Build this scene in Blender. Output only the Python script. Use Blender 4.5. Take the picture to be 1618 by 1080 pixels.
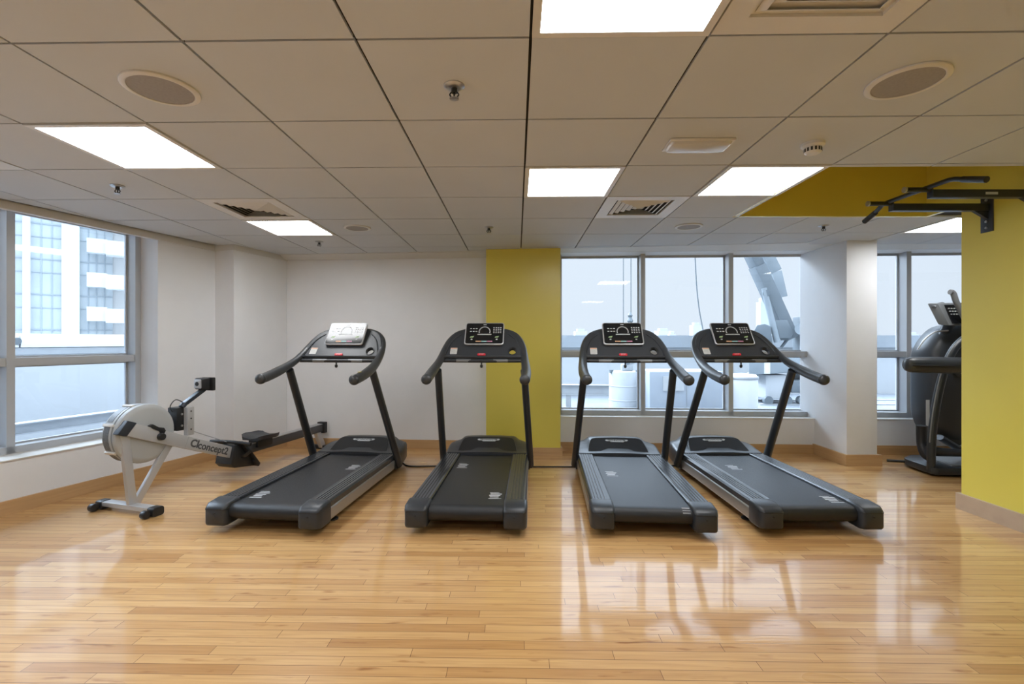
import bpy, bmesh, math, random
from mathutils import Vector, Matrix
random.seed(7)
R = math.radians
sc = bpy.context.scene
for o in list(bpy.data.objects): bpy.data.objects.remove(o)
COL = sc.collection
H = 1.286            # eye height
CE = H + 1.03        # ceiling height
F = 756.0

# ------------------------------------------------------------------ camera
cd = bpy.data.cameras.new('camera'); cam = bpy.data.objects.new('camera', cd); COL.objects.link(cam)
cam.location = (0, 0, H); cam.rotation_euler = (R(90), 0, 0)
cd.sensor_width = 36; cd.lens = 36*F/1618; cd.shift_x = 6.5/1618; cd.shift_y = -2/1618
cd.clip_start = 0.02; cd.clip_end = 800
sc.camera = cam
# ------------------------------------------------------------------ exposure
sc.view_settings.view_transform = 'Standard'; sc.view_settings.look = 'None'
sc.view_settings.gamma = 1; sc.view_settings.use_curve_mapping = False
sc.view_settings.exposure = 0.0
# ------------------------------------------------------------------ hazy sky
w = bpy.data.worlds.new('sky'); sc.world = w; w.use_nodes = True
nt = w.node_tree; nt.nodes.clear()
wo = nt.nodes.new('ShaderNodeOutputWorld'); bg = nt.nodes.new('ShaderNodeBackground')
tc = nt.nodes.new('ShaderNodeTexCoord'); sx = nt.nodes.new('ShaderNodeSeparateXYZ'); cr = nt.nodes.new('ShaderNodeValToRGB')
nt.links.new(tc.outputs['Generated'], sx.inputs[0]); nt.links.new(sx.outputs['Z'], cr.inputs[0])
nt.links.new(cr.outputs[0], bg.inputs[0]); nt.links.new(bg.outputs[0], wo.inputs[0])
# overcast sky: dull near the horizon, several times brighter overhead, with a broad glow, both added out of view to light the room
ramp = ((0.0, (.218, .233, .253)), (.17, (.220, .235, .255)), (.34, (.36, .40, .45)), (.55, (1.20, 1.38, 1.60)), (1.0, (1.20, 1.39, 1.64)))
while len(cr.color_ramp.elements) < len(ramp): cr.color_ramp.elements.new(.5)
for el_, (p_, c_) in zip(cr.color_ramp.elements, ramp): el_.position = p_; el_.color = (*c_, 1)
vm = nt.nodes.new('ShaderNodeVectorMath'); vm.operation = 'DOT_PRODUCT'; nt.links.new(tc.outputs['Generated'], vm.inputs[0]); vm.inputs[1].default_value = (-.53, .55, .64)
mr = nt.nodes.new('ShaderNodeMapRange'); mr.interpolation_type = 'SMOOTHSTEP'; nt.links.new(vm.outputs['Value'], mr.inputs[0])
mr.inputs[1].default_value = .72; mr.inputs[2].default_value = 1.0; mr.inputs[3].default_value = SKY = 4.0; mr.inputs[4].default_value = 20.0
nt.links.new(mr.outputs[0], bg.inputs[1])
LAMP = 18.0           # radiance of the ceiling light panels

# ------------------------------------------------------------------ materials
MATS = {}
def mat(name, col, rough=.5, metal=0., var=.06, vscale=6., bump=0., bscale=200., coat=0., spec=.5, col2=None):
    m = bpy.data.materials.new(name); m.use_nodes = True; n = m.node_tree; b = n.nodes['Principled BSDF']
    b.inputs['Roughness'].default_value = rough; b.inputs['Metallic'].default_value = metal
    b.inputs['Coat Weight'].default_value = coat; b.inputs['Specular IOR Level'].default_value = spec
    t = n.nodes.new('ShaderNodeTexCoord'); no = n.nodes.new('ShaderNodeTexNoise'); no.inputs['Scale'].default_value = vscale
    no.inputs['Detail'].default_value = 4
    n.links.new(t.outputs['Object'], no.inputs['Vector'])
    mx = n.nodes.new('ShaderNodeMix'); mx.data_type = 'RGBA'
    c = Vector(col[:3]); c2 = Vector(col2) if col2 else c*(1-2*var)
    mx.inputs[6].default_value = (*(c*(1+var) if not col2 else c), 1); mx.inputs[7].default_value = (*c2, 1)
    n.links.new(no.outputs['Fac'], mx.inputs[0]); n.links.new(mx.outputs[2], b.inputs['Base Color'])
    if bump:
        n2 = n.nodes.new('ShaderNodeTexNoise'); n2.inputs['Scale'].default_value = bscale
        n.links.new(t.outputs['Object'], n2.inputs['Vector'])
        bu = n.nodes.new('ShaderNodeBump'); bu.inputs['Strength'].default_value = bump; bu.inputs['Distance'].default_value = .002
        n.links.new(n2.outputs['Fac'], bu.inputs['Height']); n.links.new(bu.outputs[0], b.inputs['Normal'])
    b.inputs['Coat Roughness'].default_value = .22
    MATS[name] = m; return m
def emis(name, col, s):
    m = bpy.data.materials.new(name); m.use_nodes = True; n = m.node_tree; n.nodes.clear()
    o = n.nodes.new('ShaderNodeOutputMaterial'); em = n.nodes.new('ShaderNodeEmission')
    em.inputs[0].default_value = (*col, 1); em.inputs[1].default_value = s; n.links.new(em.outputs[0], o.inputs[0]); return m

M_wall = mat('white_paint', (.80, .815, .84), .55, var=.02, bump=.05, bscale=300)
M_yellow = mat('yellow_paint', (.75, .63, .10), .40, var=.03, vscale=2, coat=.4, bump=.05, bscale=300)
M_tile = mat('ceiling_tile', (.60, .63, .665), .8, var=.025, vscale=3, bump=.08, bscale=400)
M_gap = mat('ceiling_gap', (.03, .028, .025), .9)
M_white = mat('white_plastic', (.72, .71, .68), .45, var=.02)
M_plaster = mat('ceiling_plaster', (.70, .70, .69), .7, var=.02)
M_alu = mat('window_aluminium', (.50, .52, .55), .38, .25, var=.03)
M_black = mat('black_plastic', (.018, .019, .021), .42, var=.1)
M_dark = mat('charcoal_plastic', (.030, .034, .040), .36, var=.06, bump=.15, bscale=600)
M_dark2 = mat('charcoal_shell', (.038, .042, .049), .42, var=.05, bump=.1, bscale=600)
M_grip = mat('grip_rubber', (.040, .044, .049), .33, var=.06, bump=.2, bscale=900)
M_rail = mat('foot_rail_rubber', (.036, .041, .050), .27, var=.08)
M_belt = mat('running_belt', (.013, .015, .018), .38, var=.15, vscale=14, bump=.4, bscale=900)
M_silver = mat('silver_paint', (.38, .385, .39), .34, .65, var=.03)
M_lsilver = mat('light_silver_paint', (.52, .53, .55), .36, .35, var=.03)
M_grey = mat('pale_grey_plastic', (.40, .42, .43), .45, var=.03)
M_gloss = mat('black_glass', (.010, .011, .013), .12, spec=.6)
M_red = mat('red_plastic', (.75, .03, .045), .35)
M_paper = mat('paper_sticker', (.62, .62, .60), .6, var=.1, vscale=60)
M_mark = mat('print_white', (.55, .56, .58), .5, var=.15, vscale=40)
M_led = mat('print_pale', (.55, .58, .60), .5)
M_green = mat('print_green', (.35, .5, .25), .5)
M_orange = mat('print_orange', (.7, .38, .22), .5)
M_teal = mat('print_teal', (.35, .6, .6), .5)
M_pink = mat('print_pink', (.6, .25, .38), .5)
M_yel = mat('sticker_yellow', (.65, .55, .1), .4)
M_metal = mat('steel', (.5, .51, .53), .3, .8)
M_navy = mat('dark_steel_paint', (.035, .042, .055), .4, .2)
M_base = mat('skirting_wood', (.62, .40, .20), .35, var=.0, vscale=5, col2=(.44, .26, .115), coat=.3)
n = M_base.node_tree
mp = n.nodes.new('ShaderNodeMapping'); mp.inputs['Scale'].default_value = (.35, .35, 9)
no = [x for x in n.nodes if x.type == 'TEX_NOISE'][0]; t = [x for x in n.nodes if x.type == 'TEX_COORD'][0]
n.links.new(t.outputs['Object'], mp.inputs[0]); n.links.new(mp.outputs[0], no.inputs['Vector'])

def floor_material():
    m = bpy.data.materials.new('maple_strip_floor'); m.use_nodes = True; n = m.node_tree; b = n.nodes['Principled BSDF']; L = n.links.new
    tc = n.nodes.new('ShaderNodeTexCoord'); mp = n.nodes.new('ShaderNodeMapping'); mp.inputs['Rotation'].default_value = (0, 0, R(1.05))
    L(tc.outputs['Object'], mp.inputs[0])
    br = n.nodes.new('ShaderNodeTexBrick'); br.offset = .37; br.offset_frequency = 3; br.squash = 1
    br.inputs['Scale'].default_value = 1; br.inputs['Brick Width'].default_value = .83; br.inputs['Row Height'].default_value = .057
    br.inputs['Mortar Size'].default_value = .0013; br.inputs['Mortar Smooth'].default_value = .3; br.inputs['Bias'].default_value = 0
    br.inputs['Color1'].default_value = (0, 0, 0, 1); br.inputs['Color2'].default_value = (1, 1, 1, 1); br.inputs['Mortar'].default_value = (.5, .5, .5, 1)
    # jitter rows so that the butt joints never line up
    sp = n.nodes.new('ShaderNodeSeparateXYZ'); L(mp.outputs[0], sp.inputs[0])
    dv = n.nodes.new('ShaderNodeMath'); dv.operation = 'DIVIDE'; dv.inputs[1].default_value = .057; L(sp.outputs[1], dv.inputs[0])
    fl = n.nodes.new('ShaderNodeMath'); fl.operation = 'FLOOR'; L(dv.outputs[0], fl.inputs[0])
    wn = n.nodes.new('ShaderNodeTexWhiteNoise'); wn.noise_dimensions = '1D'; L(fl.outputs[0], wn.inputs['W'])
    ad = n.nodes.new('ShaderNodeMath'); ad.operation = 'MULTIPLY_ADD'; ad.inputs[1].default_value = 3.0; L(wn.outputs['Value'], ad.inputs[0]); L(sp.outputs[0], ad.inputs[2])
    cb = n.nodes.new('ShaderNodeCombineXYZ'); L(ad.outputs[0], cb.inputs[0]); L(sp.outputs[1], cb.inputs[1]); L(cb.outputs[0], br.inputs['Vector'])
    # grain
    g = n.nodes.new('ShaderNodeTexNoise'); g.inputs['Scale'].default_value = 1; g.inputs['Detail'].default_value = 6; g.inputs['Distortion'].default_value = .6
    gm = n.nodes.new('ShaderNodeMapping'); gm.inputs['Scale'].default_value = (3.0, 70, 1); L(cb.outputs[0], gm.inputs[0]); L(gm.outputs[0], g.inputs['Vector'])
    big = n.nodes.new('ShaderNodeTexNoise'); big.inputs['Scale'].default_value = .9; big.inputs['Detail'].default_value = 3; L(tc.outputs['Object'], big.inputs['Vector'])
    r1 = n.nodes.new('ShaderNodeValToRGB'); L(br.outputs['Color'], r1.inputs[0])
    el = r1.color_ramp.elements; el[0].color = (.49, .262, .098, 1); el[1].color = (.69, .435, .195, 1)
    for p, c in ((.25, (.59, .34, .135, 1)), (.5, (.63, .38, .158, 1)), (.8, (.66, .405, .175, 1))):
        x = el.new(p); x.color = c
    r2 = n.nodes.new('ShaderNodeValToRGB'); L(g.outputs['Fac'], r2.inputs[0]); r2.color_ramp.elements[0].position = .28; r2.color_ramp.elements[1].position = .62
    r2.color_ramp.elements[0].color = (.76, .68, .60, 1); r2.color_ramp.elements[1].color = (1, 1, 1, 1)
    mx = n.nodes.new('ShaderNodeMix'); mx.data_type = 'RGBA'; mx.blend_type = 'MULTIPLY'; mx.inputs[0].default_value = .75
    L(r1.outputs[0], mx.inputs[6]); L(r2.outputs[0], mx.inputs[7])
    # small brown streaks
    kn = n.nodes.new('ShaderNodeTexNoise'); kn.inputs['Scale'].default_value = 1; kn.inputs['Detail'].default_value = 3
    km = n.nodes.new('ShaderNodeMapping'); km.inputs['Scale'].default_value = (5, 26, 1); L(cb.outputs[0], km.inputs[0]); L(km.outputs[0], kn.inputs['Vector'])
    kr = n.nodes.new('ShaderNodeValToRGB'); L(kn.outputs['Fac'], kr.inputs[0]); kr.color_ramp.elements[0].position = .62; kr.color_ramp.elements[1].position = .74
    kr.color_ramp.elements[0].color = (1, 1, 1, 1); kr.color_ramp.elements[1].color = (.62, .48, .36, 1)
    m3 = n.nodes.new('ShaderNodeMix'); m3.data_type = 'RGBA'; m3.blend_type = 'MULTIPLY'; m3.inputs[0].default_value = 1
    L(mx.outputs[2], m3.inputs[6]); L(kr.outputs[0], m3.inputs[7])
    # seams
    m2 = n.nodes.new('ShaderNodeMix'); m2.data_type = 'RGBA'; L(br.outputs['Fac'], m2.inputs[0]); L(m3.outputs[2], m2.inputs[6]); m2.inputs[7].default_value = (.15, .07, .025, 1)
    L(m2.outputs[2], b.inputs['Base Color'])
    rr = n.nodes.new('ShaderNodeMapRange'); L(big.outputs['Fac'], rr.inputs[0]); rr.inputs[3].default_value = .22; rr.inputs[4].default_value = .38
    L(rr.outputs[0], b.inputs['Roughness']); b.inputs['IOR'].default_value = 1.55
    b.inputs['Coat Weight'].default_value = .75; b.inputs['Coat IOR'].default_value = 1.45; b.inputs['Coat Roughness'].default_value = .045; b.inputs['Specular IOR Level'].default_value = .25
    # planks lie at very slightly different tilts
    bh = n.nodes.new('ShaderNodeMix'); bh.data_type = 'FLOAT'; bh.inputs[0].default_value = .5
    bu = n.nodes.new('ShaderNodeBump'); bu.inputs['Strength'].default_value = .10; bu.inputs['Distance'].default_value = .004
    L(g.outputs['Fac'], bh.inputs[2]); L(big.outputs['Fac'], bh.inputs[3]); L(bh.outputs[0], bu.inputs['Height'])
    L(bu.outputs[0], b.inputs['Normal']); L(bu.outputs[0], b.inputs['Coat Normal'])
    return m
M_floor = floor_material()

def glass_material():
    m = bpy.data.materials.new('window_glass'); m.use_nodes = True; n = m.node_tree; n.nodes.clear()
    o = n.nodes.new('ShaderNodeOutputMaterial'); mx = n.nodes.new('ShaderNodeMixShader'); tr = n.nodes.new('ShaderNodeBsdfTransparent')
    gl = n.nodes.new('ShaderNodeBsdfGlossy'); fr = n.nodes.new('ShaderNodeFresnel'); fr.inputs[0].default_value = 1.35
    gl.inputs['Roughness'].default_value = .01; tr.inputs[0].default_value = (.94, .975, 1, 1)
    n.links.new(fr.outputs[0], mx.inputs[0]); n.links.new(tr.outputs[0], mx.inputs[1]); n.links.new(gl.outputs[0], mx.inputs[2]); n.links.new(mx.outputs[0], o.inputs[0])
    return m
M_glass = glass_material()

# ------------------------------------------------------------------ helpers
V = Vector
def smooth(pts, n=6):
    P = [V(p) for p in pts]; out = []
    for i in range(len(P)-1):
        a = P[max(i-1, 0)]; b = P[i]; c = P[i+1]; d = P[min(i+2, len(P)-1)]
        for k in range(n):
            t = k/n
            out.append(.5*((2*b)+(c-a)*t+(2*a-5*b+4*c-d)*t*t+(3*b-a-3*c+d)*t**3))
    out.append(P[-1]); return out
class MB:
    def __init__(s): s.bm = bmesh.new(); s.mi = 0
    def _f(s, vs):
        try:
            f = s.bm.faces.new(vs); f.material_index = s.mi; return f
        except ValueError: return None
    def box(s, x0, x1, y0, y1, z0, z1, M=None):
        c = [V((x, y, z)) for x in (x0, x1) for y in (y0, y1) for z in (z0, z1)]
        if M is not None: c = [M @ v for v in c]
        v = [s.bm.verts.new(p) for p in c]
        for q in ((0, 1, 3, 2), (4, 6, 7, 5), (0, 4, 5, 1), (2, 3, 7, 6), (0, 2, 6, 4), (1, 5, 7, 3)): s._f([v[i] for i in q])
        return s
    def loft(s, rings, cap=True, close=True):
        vr = [[s.bm.verts.new(p) for p in r] for r in rings]; n = len(rings[0])
        for a, b in zip(vr, vr[1:]):
            for i in range(n if close else n-1): s._f([a[i], a[(i+1) % n], b[(i+1) % n], b[i]])
        if cap: s._f(vr[0][::-1]); s._f(vr[-1])
        return s
    def tube(s, path, rx, ry=None, n=14, up=(0, 0, 1), cap=True):
        P = [V(p) for p in path]; m = len(P); rings = []
        if ry is None: ry = rx
        gx = (lambda i: rx[i]) if hasattr(rx, '__len__') else (lambda i: rx)
        gy = (lambda i: ry[i]) if hasattr(ry, '__len__') else (lambda i: ry)
        U = V(up); prev = None
        for i in range(m):
            t = (P[min(i+1, m-1)]-P[max(i-1, 0)]).normalized()
            sd = t.cross(U)
            if sd.length < .05: sd = prev or t.cross(V((1, 0, 0)))
            sd.normalize()
            if prev is not None and sd.dot(prev) < 0: sd = -sd
            prev = sd.copy(); nr = sd.cross(t).normalized()
            rings.append([P[i]+sd*gx(i)*math.cos(2*math.pi*k/n)+nr*gy(i)*math.sin(2*math.pi*k/n) for k in range(n)])
        return s.loft(rings, cap)
    def cyl(s, a, b, r, r2=None, n=20):
        a = V(a); b = V(b); d = (b-a).normalized(); x = d.orthogonal().normalized(); y = d.cross(x); r2 = r if r2 is None else r2
        return s.loft([[p+(x*math.cos(2*math.pi*k/n)+y*math.sin(2*math.pi*k/n))*q for k in range(n)] for p, q in ((a, r), (b, r2))])
    def lathe(s, prof, c=(0, 0, 0), ax=(0, 0, 1), n=32):
        ax = V(ax).normalized(); x = ax.orthogonal().normalized(); y = ax.cross(x); c = V(c)
        return s.loft([[c+ax*h+(x*math.cos(2*math.pi*k/n)+y*math.sin(2*math.pi*k/n))*max(r, 1e-4) for k in range(n)] for r, h in prof])
    def prism(s, pts, d0, d1, f):
        """pts 2D outline, f(u, v, d) -> 3D"""
        return s.loft([[f(u, v, d) for u, v in pts] for d in (d0, d1)])
    def poly(s, pts):
        s._f([s.bm.verts.new(V(p)) for p in pts]); return s
    def build(s, name, mats, parent=None, bevel=0, seg=2, M=None, sharp=35):
        bm = s.bm
        bmesh.ops.recalc_face_normals(bm, faces=bm.faces)
        if bevel:
            ed = [e for e in bm.edges if len(e.link_faces) == 2 and e.calc_face_angle(0) > .5]
            bmesh.ops.bevel(bm, geom=ed, offset=bevel, segments=seg, profile=.6, affect='EDGES', clamp_overlap=True)
        me = bpy.data.meshes.new(name); bm.to_mesh(me); bm.free()
        for p in me.polygons: p.use_smooth = True
        me.set_sharp_from_angle(angle=R(sharp))
        for m in (mats if isinstance(mats, (list, tuple)) else [mats]): me.materials.append(m)
        if M is not None: me.transform(M)
        return link(name, me, parent)
def link(name, me, parent=None):
    o = bpy.data.objects.new(name, me); COL.objects.link(o)
    if parent is not None: o.parent = parent
    return o
def shape2d(name, splines, ext, m, parent=None, bevel=0, M=None):
    c = bpy.data.curves.new(name, 'CURVE'); c.dimensions = '2D'; c.fill_mode = 'BOTH'; c.extrude = ext; c.bevel_depth = bevel; c.bevel_resolution = 1
    for pts in splines:
        sp = c.splines.new('POLY'); sp.points.add(len(pts)-1); sp.use_cyclic_u = True
        for i, p in enumerate(pts): sp.points[i].co = (p[0], p[1], 0, 1)
    return curve_mesh(name, c, m, parent, M)
def curve_mesh(name, c, m, parent, M):
    t = bpy.data.objects.new(name, c); COL.objects.link(t)
    bpy.context.view_layer.update()
    me = bpy.data.meshes.new_from_object(t.evaluated_get(bpy.context.evaluated_depsgraph_get()))
    bpy.data.objects.remove(t); bpy.data.curves.remove(c)
    me.materials.clear(); me.materials.append(m)
    if M is not None: me.transform(M)
    return link(name, me, parent)
def text(name, body, size, m, parent, M, ext=.0008, offset=0, shear=0, space=1):
    c = bpy.data.curves.new(name, 'FONT'); c.body = body; c.size = size; c.extrude = ext; c.align_x = 'CENTER'; c.align_y = 'CENTER'
    c.offset = offset; c.shear = shear; c.space_character = space; c.resolution_u = 3
    return curve_mesh(name, c, m, parent, M)
def rrect(w, h, r, n=5, cx=0, cy=0):
    out = []
    for (sx, sy, a0) in ((1, 1, 0), (-1, 1, 90), (-1, -1, 180), (1, -1, 270)):
        for k in range(n+1):
            a = R(a0+90*k/n); out.append((cx+sx*(w/2-r)+r*math.cos(a), cy+sy*(h/2-r)+r*math.sin(a)))
    return out
def circ(r, n=28, cx=0, cy=0): return [(cx+r*math.cos(2*math.pi*k/n), cy+r*math.sin(2*math.pi*k/n)) for k in range(n)]
def frame(origin, xa, ya):
    xa = V(xa).normalized(); ya = V(ya); za = xa.cross(ya).normalized(); ya = za.cross(xa)
    return Matrix(((xa.x, ya.x, za.x, origin[0]), (xa.y, ya.y, za.y, origin[1]), (xa.z, ya.z, za.z, origin[2]), (0, 0, 0, 1)))
def thing(name, label, cat, loc=(0, 0, 0), rz=0, group=None):
    o = bpy.data.objects.new(name, None); COL.objects.link(o); o.location = loc; o.rotation_euler = (0, 0, rz); o.empty_display_size = .1
    return tag(o, label, cat, group)
def tag(o, label, cat, group=None, kind=None):
    o['label'] = label; o['category'] = cat
    if group: o['group'] = group
    if kind: o['kind'] = kind
    return o
def struct(o): o['kind'] = 'structure'; return o
def copy_tree(o, parent=None):
    c = o.copy(); COL.objects.link(c); c.parent = parent
    for ch in list(o.children): copy_tree(ch, c)
    return c
def slab(mb, a, b, z0, z1, t0, t1):
    """wall piece on the plan line a->b, from offset t0 to t1 to the LEFT of a->b"""
    a = V((a[0], a[1], 0)); b = V((b[0], b[1], 0)); d = (b-a).normalized(); nn = V((-d.y, d.x, 0))
    M = Matrix(((d.x, nn.x, 0, a.x), (d.y, nn.y, 0, a.y), (0, 0, 1, 0), (0, 0, 0, 1)))
    return mb.box(0, (b-a).length, t0, t1, z0, z1, M)

# ------------------------------------------------------------------ plan of the room
LD = V((.2996, .954)); LN = V((-.954, .2996))           # left wall: direction, outward
def LW(s, t=0): return V((-3.26, 4.97))+LD*s+LN*t        # a point of the left wall
A0 = LW(-9.9); A1 = LW(.248); A2 = A1-LN*.26; A3 = A2+LD*.765
PL, PR = V((-.245, 5.39)), V((.586, 5.335))              # yellow pilaster front
B0 = V((-.24, 5.655))
W0 = V((.60, 5.60)); W1 = V((3.49, 5.45)); W2 = V((7.2, 5.26))
CX0, CX1, CY = 3.49, 3.805, 4.93                         # column
SILL = .395; HEADL = 2.256; HEADB = CE-.002; TRZ = 1.13
XR = 3.47; YE = 3.66; XF = 7.0; YB = -4.4

fl = MB(); fl.poly([(-6.6, YB, 0), (XF, YB, 0), (XF, 5.9, 0), (-2.4, 6.1, 0), (-3.2, 5.6, 0)])
floor = struct(fl.build('floor', M_floor))

# left wall
b = MB()
slab(b, A0, A1, 0, SILL, 0, .36)
s_j = -.377                                             # window jamb
slab(b, LW(s_j), A1, SILL, CE+.66, 0, .36)
slab(b, A0, LW(s_j), HEADL, CE+.66, 0, .03); slab(b, A0, LW(s_j), CE+.02, CE+.66, .03, .36)
slab(b, A0, LW(-8.6), SILL, CE+.02, 0, .36)
slab(b, A2-LN*0, A3, 0, CE+.66, 0, .62)
b.build('wall_left', M_wall)['kind'] = 'structure'
# back wall (white part), pilaster, window wall
b = MB()
slab(b, A3-V((.3, -.03)), B0+V((.3, -.03)), 0, CE+.66, 0, .3)
slab(b, W0-V((.2, 0)), W2, 0, SILL, 0, .30)
slab(b, W0-V((.2, 0)), W2, HEADB, CE+.66, 0, .30)
b.box(.30, .585, 5.42, 5.95, SILL, HEADB)
b.build('wall_back', M_wall)['kind'] = 'structure'
b = MB(); b.loft([[V((PL.x, PL.y, z)), V((PR.x, PR.y, z)), V((PR.x, 5.85, z)), V((PL.x, 5.85, z))] for z in (0, CE+.1)])
b.build('wall_pilaster', M_yellow)['kind'] = 'structure'
b = MB(); b.box(CX0, CX1, CY, 5.72, 0, CE+.1)
b.build('wall_column', M_wall, bevel=.004)['kind'] = 'structure'
b = MB(); b.box(XR, XR+.22, YB, YE, 0, CE+.7)
b.build('wall_right', M_yellow)['kind'] = 'structure'
b = MB(); b.box(XF, XF+.1, YB, 5.6, 0, CE+.1); b.build('wall_far_right', M_wall)['kind'] = 'structure'
b = MB(); b.box(-6.8, XF, YB-.1, YB, 0, CE+.1); b.build('wall_behind', M_wall)['kind'] = 'structure'

# skirting boards
BH = .105
b = MB(); slab(b, A0, A1-LN*.0, 0, BH, -.022, 0); slab(b, A1-LN*0, A2-LN*.022, 0, BH, -.022, 0); slab(b, A2-LD*.022, A3, 0, BH, -.022, 0)
b.build('baseboard_left', M_base)['kind'] = 'structure'
b = MB(); slab(b, A3, B0, 0, BH, -.022, 0); slab(b, W0, W1, 0, BH, -.022, 0); slab(b, V((CX1, W1.y-.016)), W2, 0, BH, -.022, 0)
b.build('baseboard_back', M_base)['kind'] = 'structure'
b = MB(); slab(b, PL-V((.022, 0)), PR+V((.022, 0)), 0, BH-.012, -.022, 0); b.box(PR.x, PR.x+.022, 5.33, 5.6, 0, BH-.012)
b.build('baseboard_pilaster', M_base)['kind'] = 'structure'
b = MB(); b.box(CX0-.022, CX1+.035, CY-.024, CY, 0, BH+.01); b.box(CX0-.022, CX0, CY, 5.45, 0, BH+.01); b.box(CX1, CX1+.022, CY, 5.44, 0, BH+.01)
b.build('baseboard_column', M_base)['kind'] = 'structure'
b = MB(); b.box(XR-.024, XR, YB, YE+.024, 0, BH+.015); b.box(XR, XR+.22, YE, YE+.024, 0, BH+.015)
b.build('baseboard_right', mat('pale_skirting_wood', (.55, .42, .30), .4, var=.0, col2=(.40, .29, .2), vscale=8))['kind'] = 'structure'

# sills
b = MB(); slab(b, A0, LW(s_j), SILL, SILL+.008, -.012, .25); b.build('trim_3', M_white)['kind'] = 'structure'
b = MB(); slab(b, W0, W1, SILL, SILL+.008, -.012, .15); slab(b, V((CX1, W1.y-.016)), W2, SILL, SILL+.008, -.012, .15)
b.build('trim_4', M_white)['kind'] = 'structure'
# cornice strips below the ceiling
b = MB(); slab(b, A0, A1, HEADL+.002, CE, -.014, 0); slab(b, A2, A3, HEADL+.002, CE, -.014, 0); slab(b, A1, A2-LN*.014, HEADL+.002, CE, -.014, 0)
b.build('trim_1', M_plaster)['kind'] = 'structure'
b = MB()
dn = (B0-A3).normalized(); nn = V((dn.y, -dn.x))
rings = []
for p in (A3, B0): rings.append([V((p.x, p.y, CE-.05)), V((p.x+nn.x*.02, p.y+nn.y*.02, CE-.05)), V((p.x+nn.x*.15, p.y+nn.y*.15, CE-.006)), V((p.x+nn.x*.15, p.y+nn.y*.15, CE)), V((p.x, p.y, CE))])
b.loft(rings); b.build('trim_2', M_plaster)['kind'] = 'structure'

# ------------------------------------------------------------------ windows
def window(idx, org, d, s_list, z0, z1, tz, tin, tgl, nleft=1, end0=True, end1=True, mw=.052):
    """org+d*s on the wall face; nleft gives the outward side; frames from tin to tgl, pane at tgl"""
    d = V(d).normalized(); nn = V((-d.y, d.x))*nleft
    M = Matrix(((d.x, nn.x, 0, org[0]), (d.y, nn.y, 0, org[1]), (0, 0, 1, 0), (0, 0, 0, 1)))
    root = bpy.data.objects.new('window_%d' % idx, None); COL.objects.link(root); struct(root)
    f = MB(); s0, s1 = s_list[0], s_list[-1]
    f.box(s0, s1, tin, tgl+.03, z0, z0+.062, M); f.box(s0, s1, tgl-.02, tgl+.03, z1-.012, z1, M)
    f.box(s0, s1, tin+.012, tgl+.03, tz-.032, tz+.032, M)
    for i, s in enumerate(s_list):
        a, c = (s, s+mw) if i == 0 else ((s-mw, s) if i == len(s_list)-1 else (s-mw/2, s+mw/2))
        f.box(a, c, tin, tgl+.03, z0, z1, M)
    # thin glazing beads
    for i in range(len(s_list)-1):
        a = s_list[i]+(mw if i == 0 else mw/2); c = s_list[i+1]-(mw if i == len(s_list)-2 else mw/2)
        for (u, v) in ((z0+.062, tz-.032), (tz+.032, z1-.012)):
            for q in ((a, a+.014, u, v), (c-.014, c, u, v), (a, c, u, u+.014), (a, c, v-.014, v)):
                f.box(q[0], q[1], tgl-.012, tgl+.012, q[2], q[3], M)
    f.build('window_frame', M_alu, root)
    for i in range(len(s_list)-1):
        g = MB(); g.box(s_list[i], s_list[i+1], tgl-.003, tgl+.003, z0+.03, z1-.01, M); g.build('window_pane', M_glass, root)
    return root
fr_s = [-8.6, -7.2, -6.2, -5.2, -4.23, -3.26, -2.30, -1.362, s_j]
window(1, (-3.26, 4.97), LD, fr_s, SILL, CE+.02, 1.118, .225, .345)
dW = (W1-W0).normalized()
def s_of(px, Y, org=W0): return ((px-802.5)*Y/F-org.x)/dW.x
window(2, W0, dW, [-.02, s_of(1015.7, 5.66), s_of(1153.6, 5.63), s_of(1275, 5.60)+.10], SILL, HEADB, TRZ, .125, .265)
window(3, (CX1, W1.y-.016), (1, -.052), [0, (1429.6-802.5)*5.57/F-CX1, 2.2, 3.2], SILL, HEADB, TRZ, .125, .265)

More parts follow.
